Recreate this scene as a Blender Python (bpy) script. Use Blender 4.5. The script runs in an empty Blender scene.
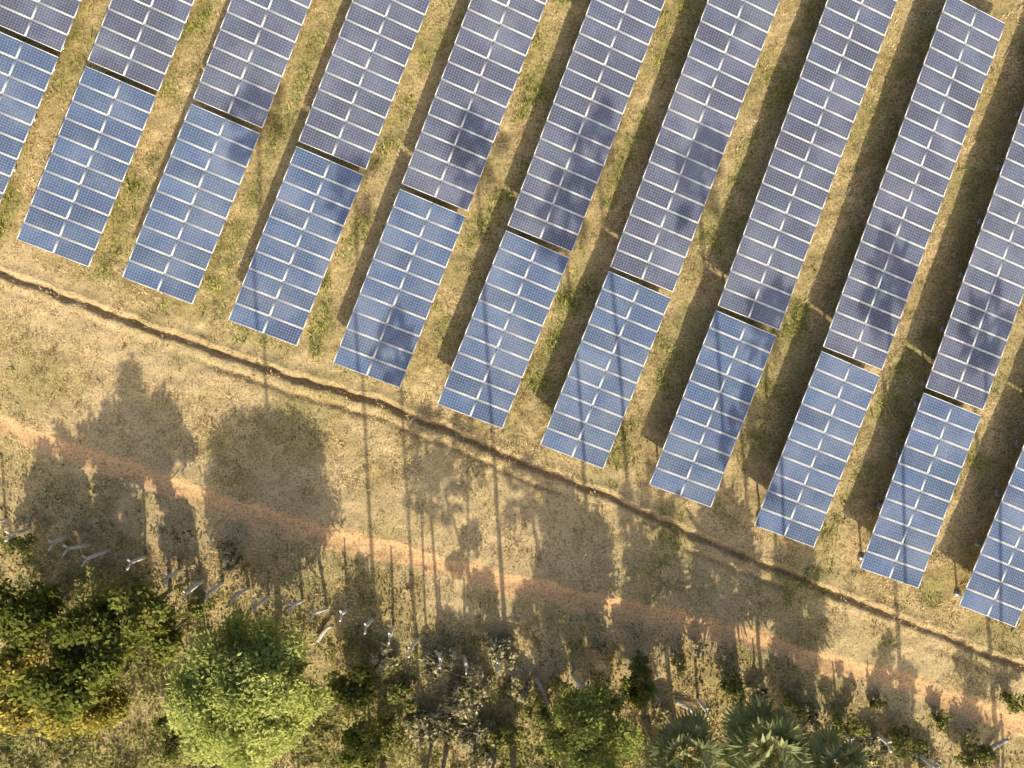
import bpy, math, numpy as np
from mathutils import Vector
rng=np.random.default_rng(7)
S=18.0; H=39.5
EL=math.radians(30); AZ=math.radians(4)
sc=bpy.context.scene
def P(px,py,z=0.0):
    k=(H-z)/H
    return np.array([(px-512)/S*k,(384-py)/S*k])
# ---------------- noise
T=rng.random((256,256))
def vn(x,y,s=0):
    x=np.asarray(x,float)+s*17.3; y=np.asarray(y,float)+s*31.7
    ix=np.floor(x).astype(int); iy=np.floor(y).astype(int); fx=x-ix; fy=y-iy
    fx=fx*fx*(3-2*fx); fy=fy*fy*(3-2*fy)
    a=T[ix%256,iy%256]; b=T[(ix+1)%256,iy%256]; c=T[ix%256,(iy+1)%256]; d=T[(ix+1)%256,(iy+1)%256]
    return (a*(1-fx)+b*fx)*(1-fy)+(c*(1-fx)+d*fx)*fy
def fbm(x,y,s=0,o=4):
    r=0;a=.5;t=0
    for i in range(o):
        r=r+a*vn(x*2**i,y*2**i,s+i); t+=a; a*=.5
    return r/t
def ss(a,b,x):
    t=np.clip((x-a)/(b-a),0,1); return t*t*(3-2*t)
# ---------------- lines
def line(pts):
    a=np.array([P(*p) for p in pts]); return a[:,0],a[:,1]
DX,DY=line([(-700,-15),(-200,195),(0,272),(120,318),(240,360),(380,402),(440,427),(520,462),(580,484),(700,537),(830,592),(1024,668),(1300,775),(1800,970)])
TX,TY=line([(-700,170),(-200,350),(0,425),(100,462),(210,500),(290,528),(370,550),(470,572),(600,602),(760,642),(880,678),(1024,725),(1300,820),(1800,990)])
FX,FY=line([(-700,330),(-200,470),(0,518),(100,546),(210,579),(320,606),(400,628),(465,655),(540,673),(650,690),(740,705),(860,732),(1024,775),(1300,850),(1800,1000)])
C21=math.cos(math.radians(21.5)); C16=math.cos(math.radians(16))
def dditch(x,y): return (y-np.interp(x,DX,DY)-0.22*(vn(x*.8,x*0,3)-.5)-.1*(vn(x*3,x*0,4)-.5))*C21
def dtrack(x,y): return (y-np.interp(x,TX,TY)-0.5*(vn(x*.35,x*0,5)-.5)-.25*(vn(x*1.1,x*0,6)-.5))*C16
def dfence(x,y): return (y-np.interp(x,FX,FY))*C16
def gz(x,y):
    near=np.clip(1.5-np.maximum(abs(x)/38,abs(y)/30),0,1)
    z=0.22*(fbm(x*.25,y*.25,1,3)-.5)+0.17*(fbm(x*1.6,y*1.6,2,5)-.5)
    d=dditch(x,y); w=.45+.9*vn(x*1.3,x*0,8)
    z=z-0.24*w*np.exp(-(d/.15)**2)+0.07*w*np.exp(-((d+.45)/.22)**2)-.12*np.exp(-((d+.85)/.13)**2)*ss(.3,.8,vn(x*.3,x*0,9))+.05*np.exp(-((d-.4)/.2)**2)
    t=dtrack(x,y); z=z-.06*np.exp(-(t/.4)**4)
    return z*near
U=np.array([C21,-math.sin(math.radians(21.5))]); V=np.array([-U[1],U[0]])
p0=P(122.5,78.5,1.15)
def rowphase(x,y): 
    u=(x-p0[0])*U[0]+(y-p0[1])*U[1]
    return (u+3.13)%6.16-3.13
def masks(x,y):
    t=dtrack(x,y); d=dditch(x,y)
    w=.42+.22*vn(x*.9,y*.9,11)
    track=1-ss(w*.75,w*1.4,abs(t)+.4*(fbm(x*2.5,y*2.5,12)-.5))
    rows=ss(.8,1.6,d)
    ph=rowphase(x,y)
    g=ss(.48,.66,fbm(x*.35,y*.35,13))*(.4+.15*rows)
    g=g+rows*np.exp(-((ph-2.2)/.6)**2)*ss(.46,.60,fbm(x*.5,y*.5,14))
    px=x*S+512
    g=g+.8*(1-rows)*ss(.38,.58,fbm(x*.3,y*.3,15))*np.exp(-((px-720)/200)**2)*ss(-5,0,d)
    f=dfence(x,y); g=g+.6*ss(0,-3,f)*fbm(x*.6,y*.6,16)
    g=np.clip(g,0,1)*(1-track)
    soil=np.exp(-((d)/.28)**2)+.8*np.exp(-((d+.85)/.2)**2)*vn(x*.3,x*0,9)
    bare=ss(.42,.65,fbm(x*.22,y*.22,18))*(1-ss(0,-2,f)*.6)*(1-.6*rows)
    return track,g,np.clip(soil,0,1)*.9,bare
# ---------------- mesh helper
def mesh(name,v,f,mats,col=None,midx=None,uv=None,smooth=False,attr="Col"):
    me=bpy.data.meshes.new(name); v=np.asarray(v,np.float32); f=np.asarray(f,np.int32)
    n=f.shape[1]
    me.vertices.add(len(v)); me.vertices.foreach_set("co",v.ravel())
    me.loops.add(f.size); me.loops.foreach_set("vertex_index",f.ravel())
    me.polygons.add(len(f)); me.polygons.foreach_set("loop_start",np.arange(len(f),dtype=np.int32)*n)
    me.polygons.foreach_set("loop_total",np.full(len(f),n,np.int32))
    if midx is not None: me.polygons.foreach_set("material_index",np.asarray(midx,np.int32))
    if smooth: me.polygons.foreach_set("use_smooth",np.ones(len(f),bool))
    if uv is not None:
        l=me.uv_layers.new(name="UVMap"); l.data.foreach_set("uv",np.asarray(uv,np.float32).ravel())
    if col is not None:
        c=np.ones((len(v),4),np.float32); col=np.asarray(col); c[:,:col.shape[1]]=col
        a=me.color_attributes.new(attr,'FLOAT_COLOR','POINT'); a.data.foreach_set("color",c.ravel())
    me.update(calc_edges=True); me.validate()
    for m in mats: me.materials.append(m)
    return me
def obj(name,data,parent=None,loc=(0,0,0),rot=(0,0,0),scale=(1,1,1)):
    o=bpy.data.objects.new(name,data); sc.collection.objects.link(o)
    o.location=loc; o.rotation_euler=rot; o.scale=scale
    if parent: o.parent=parent
    return o
BF=np.array([[0,3,2,1],[4,5,6,7],[0,1,5,4],[1,2,6,5],[2,3,7,6],[3,0,4,7]])
def box(x0,x1,y0,y1,z0,z1):
    return np.array([[x0,y0,z0],[x1,y0,z0],[x1,y1,z0],[x0,y1,z0],[x0,y0,z1],[x1,y0,z1],[x1,y1,z1],[x0,y1,z1]],float)
# ---------------- materials
def M(name):
    m=bpy.data.materials.new(name); m.use_nodes=True; nt=m.node_tree
    return m,nt,nt.nodes["Principled BSDF"]
def N(nt,t,**k):
    n=nt.nodes.new(t)
    for a,b in k.items(): setattr(n,a,b)
    return n
def mix(nt,fac,a,b,bt='MIX'):
    n=nt.nodes.new("ShaderNodeMix"); n.data_type='RGBA'; n.blend_type=bt
    for s,val in ((n.inputs[0],fac),(n.inputs[6],a),(n.inputs[7],b)):
        if hasattr(val,'is_output'): nt.links.new(val,s)
        else: s.default_value=val if not isinstance(val,tuple) else (*val,1)[:4]
    return n.outputs[2]
def noise(nt,vec,scale,detail=5,rough=.6):
    n=N(nt,"ShaderNodeTexNoise"); n.inputs["Scale"].default_value=scale; n.inputs["Detail"].default_value=detail; n.inputs["Roughness"].default_value=rough
    if vec: nt.links.new(vec,n.inputs["Vector"])
    return n.outputs[0]
def ramp(nt,fac,a,b,ca=0,cb=1):
    n=N(nt,"ShaderNodeMapRange"); n.inputs[1].default_value=a; n.inputs[2].default_value=b; n.inputs[3].default_value=ca; n.inputs[4].default_value=cb
    nt.links.new(fac,n.inputs[0]); return n.outputs[0]
def math_(nt,op,a,b=None,c=None):
    n=N(nt,"ShaderNodeMath",operation=op)
    for i,v in enumerate((a,b,c)):
        if v is None: continue
        if hasattr(v,'is_output'): nt.links.new(v,n.inputs[i])
        else: n.inputs[i].default_value=v
    return n.outputs[0]
def ground_mat():
    m,nt,b=M("ground_earth_and_dry_grass")
    tc=N(nt,"ShaderNodeTexCoord").outputs["Object"]
    at=N(nt,"ShaderNodeAttribute",attribute_name="Mask"); sp=N(nt,"ShaderNodeSeparateColor"); nt.links.new(at.outputs["Color"],sp.inputs[0])
    bare=at.outputs["Alpha"]
    n1=noise(nt,tc,.35,3,.65); n2=noise(nt,tc,2.2,4,.75); n3=noise(nt,tc,9,4,.8)
    c=mix(nt,ramp(nt,n2,.40,.60),(.25,.18,.08),(.58,.45,.235))
    c=mix(nt,ramp(nt,n3,.45,.62),c,(.76,.61,.35))
    c=mix(nt,ramp(nt,n1,.42,.58,0,.6),c,(.35,.29,.125))
    c=mix(nt,math_(nt,'MULTIPLY',bare,.5),c,(.74,.57,.35))
    gr=mix(nt,ramp(nt,n3,.4,.62),(.13,.14,.04),(.38,.37,.13))
    gf=math_(nt,'MULTIPLY',sp.outputs[1],ramp(nt,n2,.40,.55,.25,1))
    c=mix(nt,math_(nt,'MULTIPLY',gf,.8),c,gr)
    so=mix(nt,ramp(nt,n3,.4,.62),(.22,.145,.08),(.50,.36,.21))
    c=mix(nt,math_(nt,'MULTIPLY',sp.outputs[2],ramp(nt,n2,.35,.55,.3,.9)),c,so)
    tr=mix(nt,ramp(nt,n3,.35,.68),(.72,.44,.22),(.90,.61,.34))
    c=mix(nt,math_(nt,'MULTIPLY',sp.outputs[0],ramp(nt,n2,.30,.44,.7,1)),c,tr)
    c=mix(nt,ramp(nt,n3,.37,.48,.65,0),c,(.12,.085,.035))
    nt.links.new(c,b.inputs["Base Color"]); b.inputs["Roughness"].default_value=.95; b.inputs["Specular IOR Level"].default_value=.1
    return m
GM=ground_mat()
def leaf_mat(name,trans=.3):
    m,nt,b=M(name); nt.nodes.remove(b)
    at=N(nt,"ShaderNodeAttribute",attribute_name="Col")
    df=N(nt,"ShaderNodeBsdfDiffuse"); nt.links.new(at.outputs["Color"],df.inputs[0])
    out=nt.nodes["Material Output"].inputs[0]
    if trans<=0: nt.links.new(df.outputs[0],out); return m
    tr=N(nt,"ShaderNodeBsdfTranslucent"); nt.links.new(at.outputs["Color"],tr.inputs[0])
    mx=N(nt,"ShaderNodeMixShader"); mx.inputs[0].default_value=trans
    nt.links.new(df.outputs[0],mx.inputs[1]); nt.links.new(tr.outputs[0],mx.inputs[2])
    nt.links.new(mx.outputs[0],out); return m
LM=leaf_mat("leaf_foliage",.35); GRM=leaf_mat("grass_blades",0)
def simple(name,ca,cb,scale,rough=.8,metal=0):
    m,nt,b=M(name); tc=N(nt,"ShaderNodeTexCoord").outputs["Object"]
    n=noise(nt,tc,scale,3,.65); nt.links.new(mix(nt,ramp(nt,n,.35,.65),ca,cb),b.inputs["Base Color"])
    b.inputs["Roughness"].default_value=rough; b.inputs["Metallic"].default_value=metal; return m
BARK=simple("bark",(.12,.09,.06),(.30,.25,.19),6)
PBARK=simple("palm_bark",(.16,.13,.10),(.42,.36,.29),5)
LOGM=simple("weathered_wood",(.38,.34,.29),(.68,.63,.55),7)
CONC=simple("weathered_concrete",(.70,.67,.61),(.86,.83,.77),5)
STEEL=simple("galvanised_steel",(.35,.36,.37),(.5,.5,.5),8,.45,.7)
ALU=simple("anodised_aluminium_frame",(.76,.77,.79),(.85,.85,.86),3,.5,.1)
BACK=simple("white_backsheet",(.6,.6,.6),(.68,.68,.68),3,.6,0)
def pv_mat(name,ca,cb):
    m,nt,b=M(name)
    uv=N(nt,"ShaderNodeUVMap",uv_map="UVMap").outputs[0]; sx=N(nt,"ShaderNodeSeparateXYZ"); nt.links.new(uv,sx.inputs[0])
    def cell(o,n):
        f=math_(nt,'FRACT',math_(nt,'MULTIPLY',math_(nt,'MULTIPLY_ADD',o,1.03,-.015),n))
        return math_(nt,'ABSOLUTE',math_(nt,'SUBTRACT',f,.5))
    a=cell(sx.outputs[0],12.); c=cell(sx.outputs[1],6.)
    g1=math_(nt,'GREATER_THAN',math_(nt,'MAXIMUM',a,c),.475)
    g2=math_(nt,'GREATER_THAN',math_(nt,'ADD',a,c),.87)
    g=math_(nt,'MAXIMUM',g1,g2)
    tc=N(nt,"ShaderNodeTexCoord").outputs["Object"]; oi=N(nt,"ShaderNodeObjectInfo")
    va=N(nt,"ShaderNodeVectorMath",operation='ADD'); nt.links.new(tc,va.inputs[0]); 
    vm=N(nt,"ShaderNodeVectorMath",operation='SCALE'); nt.links.new(oi.outputs["Location"],vm.inputs[0]); vm.inputs["Scale"].default_value=1.3
    nt.links.new(vm.outputs[0],va.inputs[1]); tc=va.outputs[0]
    n=noise(nt,tc,.4,4,.62); nf=noise(nt,tc,7,2,.6)
    at=N(nt,"ShaderNodeAttribute",attribute_name="Col")
    col=mix(nt,ramp(nt,n,.35,.65),ca,cb)
    col=mix(nt,1.0,col,at.outputs["Color"],'MULTIPLY')
    col=mix(nt,ramp(nt,n,.45,.68,.03,.22),col,(.40,.40,.41))
    col=mix(nt,math_(nt,'MULTIPLY',g,.72),col,(.62,.63,.66))
    nt.links.new(col,b.inputs["Base Color"]); b.inputs["IOR"].default_value=1.5
    nt.links.new(ramp(nt,nf,.3,.7,.15,.35),b.inputs["Roughness"])
    return m
PVF=pv_mat("photovoltaic_cells_blue",(.065,.115,.24),(.10,.17,.33))
PVB=pv_mat("photovoltaic_cells_indigo",(.085,.10,.175),(.11,.145,.265))
# ---------------- ground
def axis(lim,step,far):
    c=np.arange(-lim,lim+step/2,step); e=[];v=lim;st=step
    while v<far: st*=1.35; v+=st; e.append(v)
    e=np.array(e); return np.concatenate([-e[::-1],c,e])
ax=axis(32,.11,2500); ay=axis(25,.11,2500)
X,Y=np.meshgrid(ax,ay); xf=X.ravel(); yf=Y.ravel()
tr,g,so,ba=masks(xf,yf)
nx,ny=len(ax),len(ay); i=np.arange(nx*ny).reshape(ny,nx)
F=np.stack([i[:-1,:-1],i[:-1,1:],i[1:,1:],i[1:,:-1]],-1).reshape(-1,4)
obj("ground",mesh("ground",np.stack([xf,yf,gz(xf,yf)],1),F,[GM],np.stack([tr,g,so,ba],1),smooth=True,attr="Mask"))
def ribbon(name,fy,half,step,dz):
    xs=np.arange(-34,34,step); t=np.arange(-1,1.001,step/half)
    yc=fy(xs); w=half*(.85+.3*vn(xs*1.7,xs*0,33))
    Yr=yc[:,None]+t[None]*w[:,None]
    Xr=np.repeat(xs[:,None],len(t),1)
    x=Xr.ravel(); y=Yr.ravel(); tr,g,so,ba=masks(x,y)
    tt=np.repeat(abs(t)[None],len(xs),0).ravel()
    z=gz(x,y)+dz-(dz+.02)*ss(.6,1.,tt)
    n=len(t); i=np.arange(len(xs)*n).reshape(len(xs),n)
    F=np.stack([i[:-1,:-1],i[1:,:-1],i[1:,1:],i[:-1,1:]],-1).reshape(-1,4)
    obj(name,mesh(name,np.stack([x,y,z],1),F,[GM],np.stack([tr,g,so,ba],1),smooth=True,attr="Mask"))
ribbon("dirt_path",lambda x:np.interp(x,TX,TY)+0.5*(vn(x*.35,x*0,5)-.5)+.25*(vn(x*1.1,x*0,6)-.5),.8,.08,.012)
ribbon("drainage_ditch",lambda x:np.interp(x,DX,DY)+.22*(vn(x*.8,x*0,3)-.5)+.1*(vn(x*3,x*0,4)-.5),.6,.06,.018)
# ---------------- solar tables
W=3.8; PITCH=1.0; TILT=math.radians(10); ZM=1.2
def table_mesh(nm,pv):
    vs=[];fs=[];mi=[];uv=[];cols=[];k=0
    r=np.random.default_rng(nm)
    mw=W/2-.012; ml=PITCH-.016; fr=.035
    for c in range(2):
        for j in range(nm):
            x0=-W/2+c*(W/2)+.006; x1=x0+mw; y0=-nm*PITCH/2+j*PITCH+.008; y1=y0+ml
            parts=[box(x0,x1,y0,y0+fr,-.02,.02),box(x0,x1,y1-fr,y1,-.02,.02),box(x0,x0+fr,y0+fr,y1-fr,-.02,.0199),box(x1-fr,x1,y0+fr,y1-fr,-.02,.0199)]
            t=r.uniform(.84,1.14); tint=np.array([t*r.uniform(.95,1.05),t,t*r.uniform(.97,1.04)])
            for b in parts:
                vs.append(b); fs.append(BF+k); k+=8; mi+=[0]*6; uv+=[(0,0)]*24; cols.append(np.ones((8,3)))
            for z,m in ((.014,1),(-.012,2)):
                q=np.array([[x0+fr,y0+fr,z],[x1-fr,y0+fr,z],[x1-fr,y1-fr,z],[x0+fr,y1-fr,z]])
                vs.append(q); fs.append(np.array([[0,1,2,3]] if m==1 else [[3,2,1,0]])+k); k+=4; mi.append(m); uv+=[(0,0),(1,0),(1,1),(0,1)]; cols.append(np.tile(tint,(4,1)))
    return mesh("pv_modules",np.concatenate(vs),np.concatenate(fs),[ALU,pv,BACK],np.concatenate(cols),mi,uv)
def frame_mesh(nm):
    vs=[];fs=[];k=0
    def add(b):
        nonlocal k
        vs.append(b); fs.append(BF+k); k+=8
    L=nm*PITCH; ct,st=math.cos(TILT),math.sin(TILT)
    npost=max(3,int(round(L/3.3))+1)
    for j in range(npost):
        y=-L/2+.5+j*(L-1)/(npost-1)
        for x in (-1.15,1.15):
            zt=ZM-x*st/ct-.16
            add(box(x-.05,x+.05,y-.04,y+.04,-.3,zt)); add(box(x-.16,x+.16,y-.16,y+.16,-.3,.1))
        b=box(-1.75,1.75,y-.03,y+.03,-.15,-.085); x,z=b[:,0].copy(),b[:,2].copy(); b[:,0]=x*ct+z*st; b[:,2]=ZM-x*st+z*ct; add(b)
    for xp in (-1.5,-.45,.45,1.5):
        b=box(xp-.03,xp+.03,-L/2+.01,L/2-.01,-.083,-.025); x,z=b[:,0].copy(),b[:,2].copy(); b[:,0]=x*ct+z*st; b[:,2]=ZM-x*st+z*ct; add(b)
    return mesh("support",np.concatenate(vs),np.concatenate(fs),[STEEL])
mF=table_mesh(10,PVF); mB=table_mesh(20,PVB); sF=frame_mesh(10); sB=frame_mesh(20)
rows=[((-85,0),(-155,173)),((24,39),(-46,213)),((122.5,78.5),(53,253.5)),((227,116),(156.5,293.5)),((331.5,158),(262,335.5)),((434,200),(366,377.5)),((539,241.5),(470.5,415.5)),((641,282),(572.5,455.5)),((747.5,320.5),(679,499)),((852,361),(783,539.5)),((953.5,401.5),(889,579)),((1058,442),(987,617)),((1163,483),(1095,659))]
for k,(a,b) in enumerate(rows):
    A=P(*a,ZM); B=P(*b,ZM); d=A-B; d/=np.linalg.norm(d)
    px=a[0]; sl=.40-.048*np.clip(px/900,0,1.1); db=np.array([sl,1]); db/=np.linalg.norm(db)
    for me,su,c,dd,L in ((mF,sF,A-d*(.14+5),d,10),(mB,sB,A+db*(.14+10),db,20)):
        e=obj("solar_panel_table",None,loc=(c[0],c[1],0),rot=(0,0,-math.atan2(dd[0],dd[1])))
        e.empty_display_size=.5
        obj("pv_modules",me,e,(0,0,ZM),(rng.normal(0,.001),TILT+rng.normal(0,.006),0))
        obj("support_frame",su,e,(0,0,-.03))
# ---------------- vegetation helpers
def unit(v): return v/np.maximum(np.linalg.norm(v,axis=-1,keepdims=True),1e-9)
def leaves(c,size,col,elong=1.7,up=.7):
    n=len(c); nrm=rng.normal(size=(n,3)); nrm[:,2]=abs(nrm[:,2])+up; nrm[:,1]-=.35*(1+up*.5); nrm=unit(nrm)
    a=unit(np.cross(nrm,rng.normal(size=(n,3)))); b=np.cross(nrm,a)
    s=size*rng.uniform(.6,1.3,(n,1))
    v=np.stack([c-a*s*elong/2,c+b*s/2+nrm*s*.1,c+a*s*elong/2,c-b*s/2+nrm*s*.1],1).reshape(-1,3)
    return v,np.arange(4*n).reshape(n,4),np.repeat(col,4,0)
def tube(pts,rad,n=7):
    pts=np.asarray(pts,float); vs=[]
    for i,p in enumerate(pts):
        t=unit((pts[min(i+1,len(pts)-1)]-pts[max(i-1,0)])[None])[0]
        a=np.cross(t,[.3,1,.1]); a/=np.linalg.norm(a); b=np.cross(t,a)
        th=np.arange(n)*2*math.pi/n
        vs.append(p+rad[i]*(np.cos(th)[:,None]*a+np.sin(th)[:,None]*b))
    f=[]
    for i in range(len(pts)-1):
        for j in range(n):
            f.append([i*n+j,i*n+(j+1)%n,(i+1)*n+(j+1)%n,(i+1)*n+j])
    return np.concatenate(vs),np.array(f)
def cat(parts):
    V=[];F=[];k=0
    for v,f in parts: V.append(v);F.append(f+k);k+=len(v)
    return np.concatenate(V),np.concatenate(F)
def tree(name,bx,by,hc,R,n,size,c0,c1,hv=.75,nclump=26,sprig=None,psprig=.0,elong=1.7,spread=.28,up=.7):
    e=obj(name,None,loc=(bx,by,float(gz(np.array([bx]),np.array([by]))[0])-.05))
    cl=[]
    while len(cl)<nclump:
        q=rng.uniform(-1,1,3)
        r=np.linalg.norm(q)
        if r<1 and r>.35: cl.append(q)
    cl=np.array(cl); cen=cl*np.array([R*.85,R*.85,R*hv*.85])+[0,0,hc]; cen[:,2]=np.maximum(cen[:,2],.35)
    parts=[]; fork=np.array([0,0,max(hc-R*hv*.7,.5)])
    base=max(.05,R*.05)
    parts.append(tube([[0,0,-.1],[.05*R,0,fork[2]*.5],fork,[0,.05*R,hc]],[base*1.3,base,base*.85,base*.4],9))
    for c in cen[:18]:
        m=(fork+c)/2+rng.normal(0,.12*R,3)*[1,1,.4]; parts.append(tube([fork-[0,0,.1],m,c],[base*.45,base*.28,base*.08],5))
    v,f=cat(parts); obj("trunk_and_limbs",mesh("trunk",v,f,[BARK],smooth=True),e)
    w=rng.uniform(.5,1.5,nclump); w/=w.sum(); idx=rng.choice(nclump,n,p=w)
    cr=R*spread*rng.uniform(.7,1.35,nclump)
    dirn=unit(rng.normal(size=(n,3))); rr=rng.random((n,1))**.5
    p=cen[idx]+dirn*rr*cr[idx][:,None]*[1,1,.75]+rng.normal(0,.05*R,(n,3)); p[:,2]=np.maximum(p[:,2],.08)
    tone=rng.uniform(0,1,nclump)[idx]*.6+rng.uniform(0,1,n)*.4
    col=np.array(c0)*(1-tone[:,None])+np.array(c1)*tone[:,None]
    if sprig is not None:
        s=(rng.random(n)<psprig*(.3+1.4*(dirn[:,2]>0))); col[s]=np.array(sprig)*rng.uniform(.7,1.15,(s.sum(),1))
    v,f,c=leaves(p,size,col,elong,up); obj("foliage",mesh("foliage",v,f,[LM],c),e)
    return e
def palm_crown(seed,nl=36,dead=8):
    r=np.random.default_rng(seed); vs=[];fs=[];cs=[];k=0
    for i in range(nl+dead):
        az=i*2.399+r.uniform(-.2,.2); de=i>=nl
        el=math.radians(r.uniform(-55,-20) if de else -25+105*((nl-i)/nl)**1.0*r.uniform(.75,1.05))
        L=r.uniform(.8,1.4)*(.8 if de else 1); d=np.array([math.cos(az)*math.cos(el),math.sin(az)*math.cos(el),math.sin(el)])
        side=np.array([-math.sin(az),math.cos(az),0]); nn=np.cross(d,side)
        tw=r.uniform(-.5,.5); side=side*math.cos(tw)+nn*math.sin(tw); nn=np.cross(d,side)
        w=.025
        q=np.array([-side*w,side*w,d*L+side*w*.6,d*L-side*w*.6]); base=np.array([.2,.16,.09]) if de else np.array([.2,.22,.08])
        vs.append(q);fs.append(np.array([[0,1,2,3]])+k);cs.append(np.tile(base,(4,1)));k+=4
        ns=18; R=r.uniform(.8,1.1); t0=r.uniform(0,1)
        for s in range(ns):
            a=math.radians(-125+250*s/(ns-1)); rd=d*math.cos(a)+side*math.sin(a)
            pw=-d*math.sin(a)+side*math.cos(a)
            ln=R*(1-.12*abs(a))*r.uniform(.88,1.05); fold=.05*(1 if s%2 else -1)
            o=d*L; ml=o+rd*ln*.55
            tip=o+rd*ln+np.array([0,0,-.22*ln])*r.uniform(.3,1.6)
            hw=.065
            vs.append(np.array([o,ml-pw*hw+nn*fold,tip,ml+pw*hw-nn*fold])); fs.append(np.array([[0,1,2,3]])+k); k+=4
            c=np.array([.38,.30,.17]) if de else np.array([.23,.28,.12])*(1-t0)+np.array([.43,.46,.25])*t0
            c=c*r.uniform(.85,1.15); cs.append(np.stack([c,c,c*1.25,c]))
    return mesh("palm_fronds",np.concatenate(vs),np.concatenate(fs),[LM],np.concatenate(cs))
PC=[palm_crown(1),palm_crown(2,32,6)]; PT=[palm_crown(s,n,3) for s,n in ((4,13),(5,16),(6,11))]
def palm(bx,by,h,s=1.0,tall=False):
    e=obj("palmyra_palm_tree",None,loc=(bx,by,-.05))
    lx,ly=rng.normal(0,.6 if tall else .2,2)
    pts=[[lx*t*t,ly*t*t,h*t] for t in np.linspace(0,1,9)]
    rad=[.22,.15,.125,.12,.11,.10,.10,.11,.11]
    v,f=tube(pts,[r*s for r in rad],10); obj("trunk",mesh("palm_trunk",v,f,[PBARK],smooth=True),e)
    cm=PT[rng.integers(3)] if tall else PC[rng.integers(2)]
    obj("crown_of_fronds",cm,e,(lx,ly,h),(0,0,rng.uniform(0,6.28)),(s,s,s))
LK=1/math.tan(EL)
def shadow_palm(tx,ty,by,s):
    h=(by-ty)/(LK*math.cos(AZ)*S); p=P(tx,ty)+np.array([math.sin(AZ),-math.cos(AZ)])*h*LK; palm(p[0],p[1],h,s,True)
for tx,ty,by,s in [(240,85,735,.9),(345,190,760,.9),(470,130,745,1.0),(565,190,750,1.0),(603,110,720,1.0),(700,150,770,1.05),(757,285,760,.9),(872,262,790,1.0),(965,300,800,1.0),(742,395,780,.9),(395,345,790,.8),(585,505,770,.8),(455,450,770,.7),(425,430,745,.8),(415,490,740,.6),(655,500,790,.8),(595,540,750,.6),(640,520,760,.7),(480,500,745,.6),(545,470,800,.8),(800,560,800,.8)]:
    shadow_palm(tx,ty,by,s)
for ix,iy,h,s in [(765,745,4.4,1.35),(690,750,4.0,1.1),(835,772,4,1)]:
    b=P(ix,iy,h); palm(b[0],b[1],h,s)
def T_(name,ix,iy,hc,R,n,size,c0,c1,**k):
    b=P(ix,iy,hc); return tree(name,b[0],b[1],hc,R,n,size,c0,c1,**k)
DG=((.11,.14,.03),(.28,.31,.075)); YG=((.20,.21,.04),(.48,.44,.12)); LG=((.36,.42,.11),(.62,.66,.25)); MG=((.14,.17,.04),(.34,.36,.10))
T_("broadleaf_tree",70,655,6.0,2.6,7000,.17,*DG,nclump=22,spread=.25,hv=.8,up=1)
T_("broadleaf_tree",25,612,3.8,1.8,5000,.16,*DG,up=1)
T_("broadleaf_tree",125,618,4.6,1.9,4500,.16,*MG,nclump=18,hv=.9,up=1)
T_("broadleaf_tree",165,635,2.8,1.3,3300,.15,*MG)
T_("yellow_leaved_tree",85,700,4.0,2.2,10000,.14,*YG,sprig=(.62,.50,.14),psprig=.2,nclump=34,up=1.1)
T_("yellow_leaved_tree",20,690,4.0,2.3,9000,.14,*YG,sprig=(.62,.49,.14),psprig=.2,up=1.1)
T_("feathery_acacia_tree",243,692,5.2,3.9,56000,.10,*LG,nclump=120,spread=.16,elong=2.6,hv=.6,up=1.3)
T_("broadleaf_tree",352,690,2.0,1.3,3300,.14,*MG,sprig=(.42,.40,.12),psprig=.15)
T_("broadleaf_tree",360,745,2.4,1.3,2800,.14,*MG)
T_("broadleaf_tree",592,738,4.6,2.6,14000,.12,(.26,.31,.08),(.48,.52,.17),nclump=50,up=1.2,spread=.22)
T_("broadleaf_tree",640,690,1.8,1.1,2200,.13,*MG)
for ix,iy,hc,R in [(20,545,.9,.8),(640,665,.8,.8),(735,690,.9,.9),(790,712,1,.9),(850,735,1.1,1.0),(910,745,1.2,1.1),(975,760,1.1,1.1),(540,712,1,1.0),(560,690,.8,.8),(400,700,.8,.9),(390,740,1,1),(170,740,1.2,1.3),(505,740,.9,1),(1015,700,.6,.7),(195,607,.7,.7),(940,722,.6,.6),(880,705,.5,.5),(680,668,.5,.5)]:
    T_("shrub",ix,iy,hc,R,int(900*R*R),.12,*(MG if rng.random()<.6 else DG),nclump=10,spread=.36,sprig=(.44,.42,.18),psprig=.3)
for ix,iy,R in [(470,690,1.5),(440,660,1.1),(500,655,1.0),(430,730,1.4),(480,745,1.5),(520,690,.9),(455,715,1.3),(385,660,.8),(230,560,.7),(600,650,.6),(700,650,.5),(810,720,.9),(870,750,1.0),(930,765,.9),(760,700,.7),(660,715,.8)]:
    T_("dry_shrub",ix,iy,.55,R,int(1300*R*R),.12,(.46,.39,.23),(.84,.77,.56),nclump=16,hv=.4,elong=2.4,sprig=(.22,.25,.08),psprig=.2)
# trees growing just south of the mapped strip
for gx,gy,hc,R in [(490,800,7,1.5),(555,835,7,1.7),(650,830,6.5,1.6),(800,860,6.5,1.7),(905,885,6,1.5),(370,800,6.2,1.4),(985,885,6,1.6),(455,800,5,1.3),(600,800,5.4,1.4)]:
    b=P(gx,gy); tree("broadleaf_tree",b[0],b[1],hc,R,1100,.22,*MG,nclump=14,spread=.3,hv=1.25)
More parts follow.
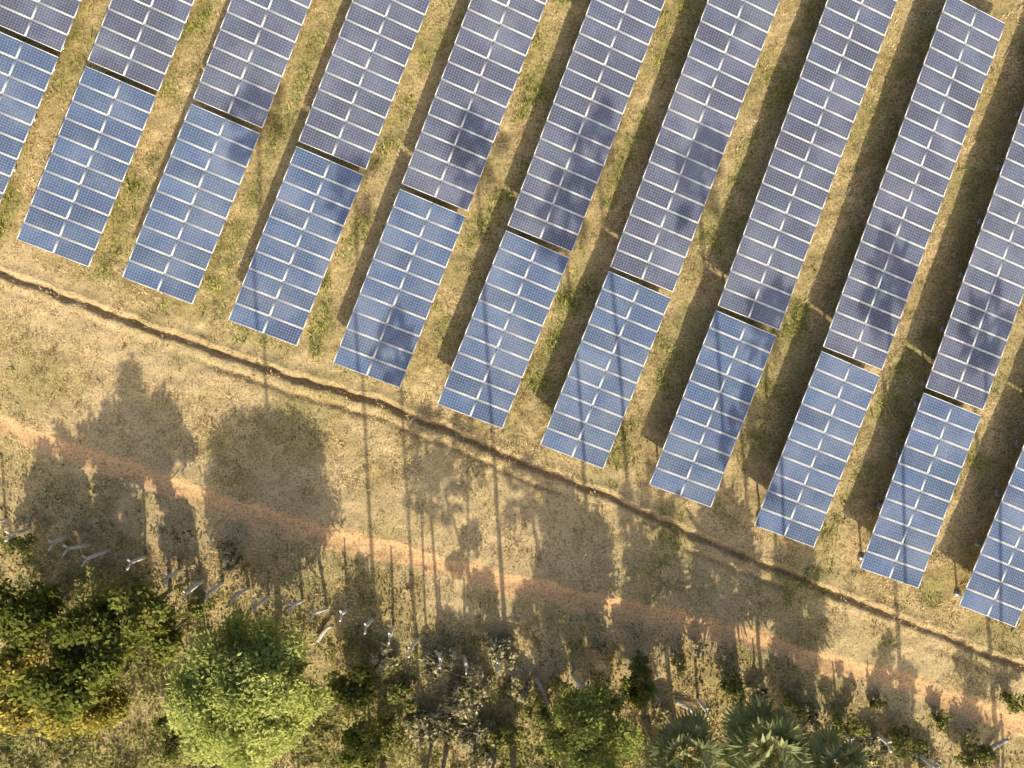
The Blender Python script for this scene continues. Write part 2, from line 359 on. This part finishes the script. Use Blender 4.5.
# fallen logs
for a,b_ in (((648,684),(670,724)),((676,700),(700,716)),((806,740),(842,764)),((536,676),(548,706)),((318,640),(334,622)),((985,752),(1003,735))):
    A=P(*a);B=P(*b_); m=(A+B)/2; n=6
    pts=[];L=np.linalg.norm(B-A); q=np.array([-(B-A)[1],(B-A)[0]])/L
    for t in np.linspace(-.5,.5,n):
        xy=(B-A)*t+q*.08*math.cos(t*4); z=float(gz(np.array([m[0]+xy[0]]),np.array([m[1]+xy[1]]))[0])+.15+.25*(t+.5)
        pts.append([xy[0],xy[1],z])
    v,f=tube(pts,np.linspace(.15,.09,n),9); obj("fallen_log",mesh("fallen_log",v,f,[LOGM],smooth=True),None,(m[0],m[1],0))
# ---------------- fence
fv=[];ff=[];k=0
x=-32.0; wires=[]
while x<32:
    y=float(np.interp(x,FX,FY))+rng.normal(0,.12); z0=float(gz(np.array([x]),np.array([y]))[0])
    h=1.7+rng.normal(0,.15); lx,ly=rng.normal(0,.18,2)
    b=box(-.075,.075,-.075,.075,-.3,h); b[4:,0]+=lx; b[4:,1]+=ly
    a1=box(-.045,.045,-.05,.05,h-.06,h+.34); a1[4:,1]-=.27; a1[:,0]+=lx; a1[:,1]+=ly
    a2=box(-.044,.044,-.05,.05,h-.06,h+.34); a2[4:,1]+=.27; a2[:,0]+=lx; a2[:,1]+=ly
    for q in (b,a1,a2):
        q=q+[x,y,z0]; fv.append(q); ff.append(BF+k); k+=8
    wires.append(np.array([x,y,z0])); x+=rng.choice([1.1,1.4,1.9]) if x<-4 else rng.choice([2.0,3.0,4])
fe=obj("concrete_post_fence",None)
obj("posts",mesh("posts",np.concatenate(fv),np.concatenate(ff),[CONC]),fe)
ps=[]
for h in (.4,.8,1.2): ps.append(tube([w+[0,.08,h] for w in wires],[.004]*len(wires),4))
for dy in (-.27,.27): ps.append(tube([w+[0,dy,2.03] for w in wires],[.004]*len(wires),4))
v,f=cat(ps); obj("wires",mesh("wires",v,f,[STEEL]),fe)
# ---------------- grass
def blades(name,n,dens,hmin,hmax,colf,nb=6,wid=.03,spr=.10):
    x=rng.uniform(-31,31,n); y=rng.uniform(-24,24,n)
    k=rng.random(n)<dens(x,y); x=x[k];y=y[k]; n=len(x)
    z=gz(x,y); c=colf(x,y)
    X=np.repeat(x,nb)+rng.normal(0,spr,n*nb); Y=np.repeat(y,nb)+rng.normal(0,spr,n*nb); Z=np.repeat(z,nb)-.015
    th=rng.uniform(0,2*math.pi,n*nb); L=rng.uniform(hmin,hmax,n*nb)*np.repeat(rng.uniform(.6,1.2,n),nb); tl=rng.uniform(.4,1.4,n*nb)
    w=wid*rng.uniform(.6,1.4,n*nb)
    o=np.stack([X,Y,Z],1); s=np.stack([-np.sin(th),np.cos(th),0*th],1)*w[:,None]/2
    tip=o+np.stack([np.cos(th)*np.sin(tl),np.sin(th)*np.sin(tl),np.cos(tl)],1)*L[:,None]
    v=np.stack([o-s,o+s,tip],1).reshape(-1,3); C=np.repeat(c,nb,0)*rng.uniform(.65,1.3,(n*nb,1))
    obj(name,mesh(name,v,np.arange(3*n*nb).reshape(-1,3),[GRM],np.repeat(C,3,0)))
def d1(x,y):
    tr,g,so,ba=masks(x,y); return ss(.44,.58,fbm(x*1.3,y*1.3,41))*(1-.97*ss(0,.5,tr))*(1-.4*so)*(1-.4*ba)
def c1(x,y):
    tr,g,so,ba=masks(x,y); t=ss(.35,.65,fbm(x*1.2,y*1.2,42))[:,None]; d=np.array([.40,.30,.145])*(1-t)+np.array([.80,.65,.38])*t
    gr=np.array([.25,.26,.08]); gg=np.clip(g*1.0+rng.normal(0,.15,len(x)),0,1)[:,None]; return d*(1-gg)+gr*gg
blades("dry_grass",90000,d1,.10,.28,c1,nb=5,wid=.042)
def d2(x,y):
    tr,g,so,ba=masks(x,y); return np.clip((g-.38)*1.5,0,1)*(vn(x*1.3,y*1.3,44)>.5)
def c2(x,y):
    t=rng.random((len(x),1)); return np.array([.17,.20,.05])*(1-t)+np.array([.44,.45,.12])*t
blades("green_weeds",32000,d2,.12,.42,c2,nb=8,wid=.065,spr=.13)
def leafpatch(name,n,dens,ca,cb,size,hmax,y1=-5):
    x=rng.uniform(-31,31,n); y=rng.uniform(-24,y1,n); k=rng.random(n)<dens(x,y); x=x[k];y=y[k]
    hh=fbm(x*.9,y*.9,51); z=gz(x,y)+np.clip(hh-.35,0,1)*hmax*rng.random(len(x))**.6+.03
    t=np.clip(fbm(x*.5,y*.5,52)[:,None]*1.6-.3+rng.normal(0,.2,(len(x),1)),0,1)
    v,f,c=leaves(np.stack([x,y,z],1),size,np.array(ca)*(1-t)+np.array(cb)*t)
    obj(name,mesh(name,v,f,[LM],c))
leafpatch("undergrowth",80000,lambda x,y:ss(.0,-1.6,dfence(x,y))*ss(.42,.56,fbm(x*.6,y*.6,50))*(1-.5*ss(4,12,x)),(.13,.16,.05),(.46,.45,.18),.13,2.0)
leafpatch("low_weeds",70000,lambda x,y:ss(4.5,0,dfence(x,y))*ss(.5,.62,fbm(x*1.1,y*1.1,60))*(1-masks(x,y)[0]),(.14,.15,.045),(.42,.39,.14),.10,.5,2)
leafpatch("leaf_litter",45000,lambda x,y:ss(2.5,-.5,dfence(x,y))*(.2+.8*fbm(x,y,55))*(1-masks(x,y)[0]),(.22,.16,.09),(.8,.72,.54),.09,.05)
# ---------------- light, camera
w=bpy.data.worlds.new("World"); sc.world=w; w.use_nodes=True; nt=w.node_tree
sk=nt.nodes.new("ShaderNodeTexSky"); sk.sky_type='NISHITA'; sk.sun_disc=False; sk.sun_elevation=EL; sk.sun_rotation=math.pi-AZ; sk.dust_density=7.0
bg=nt.nodes["Background"]; bg.inputs[1].default_value=.135; nt.links.new(sk.outputs[0],bg.inputs[0])
sl=bpy.data.lights.new("sun",'SUN'); sl.energy=5; sl.angle=math.radians(.5); sl.color=(1,.88,.64)
so_=obj("sun",sl,loc=(0,-30,60))
d=Vector((-math.sin(AZ)*math.cos(EL),math.cos(AZ)*math.cos(EL),-math.sin(EL))); so_.rotation_mode='QUATERNION'; so_.rotation_quaternion=d.to_track_quat('-Z','Y')
cd=bpy.data.cameras.new("camera"); cd.sensor_width=36; cd.lens=36*H/(1024/S); cd.clip_end=6000
co=obj("camera",cd,loc=(0,0,H)); sc.camera=co
sc.view_settings.view_transform='Standard'; sc.view_settings.look='None'; sc.view_settings.exposure=0
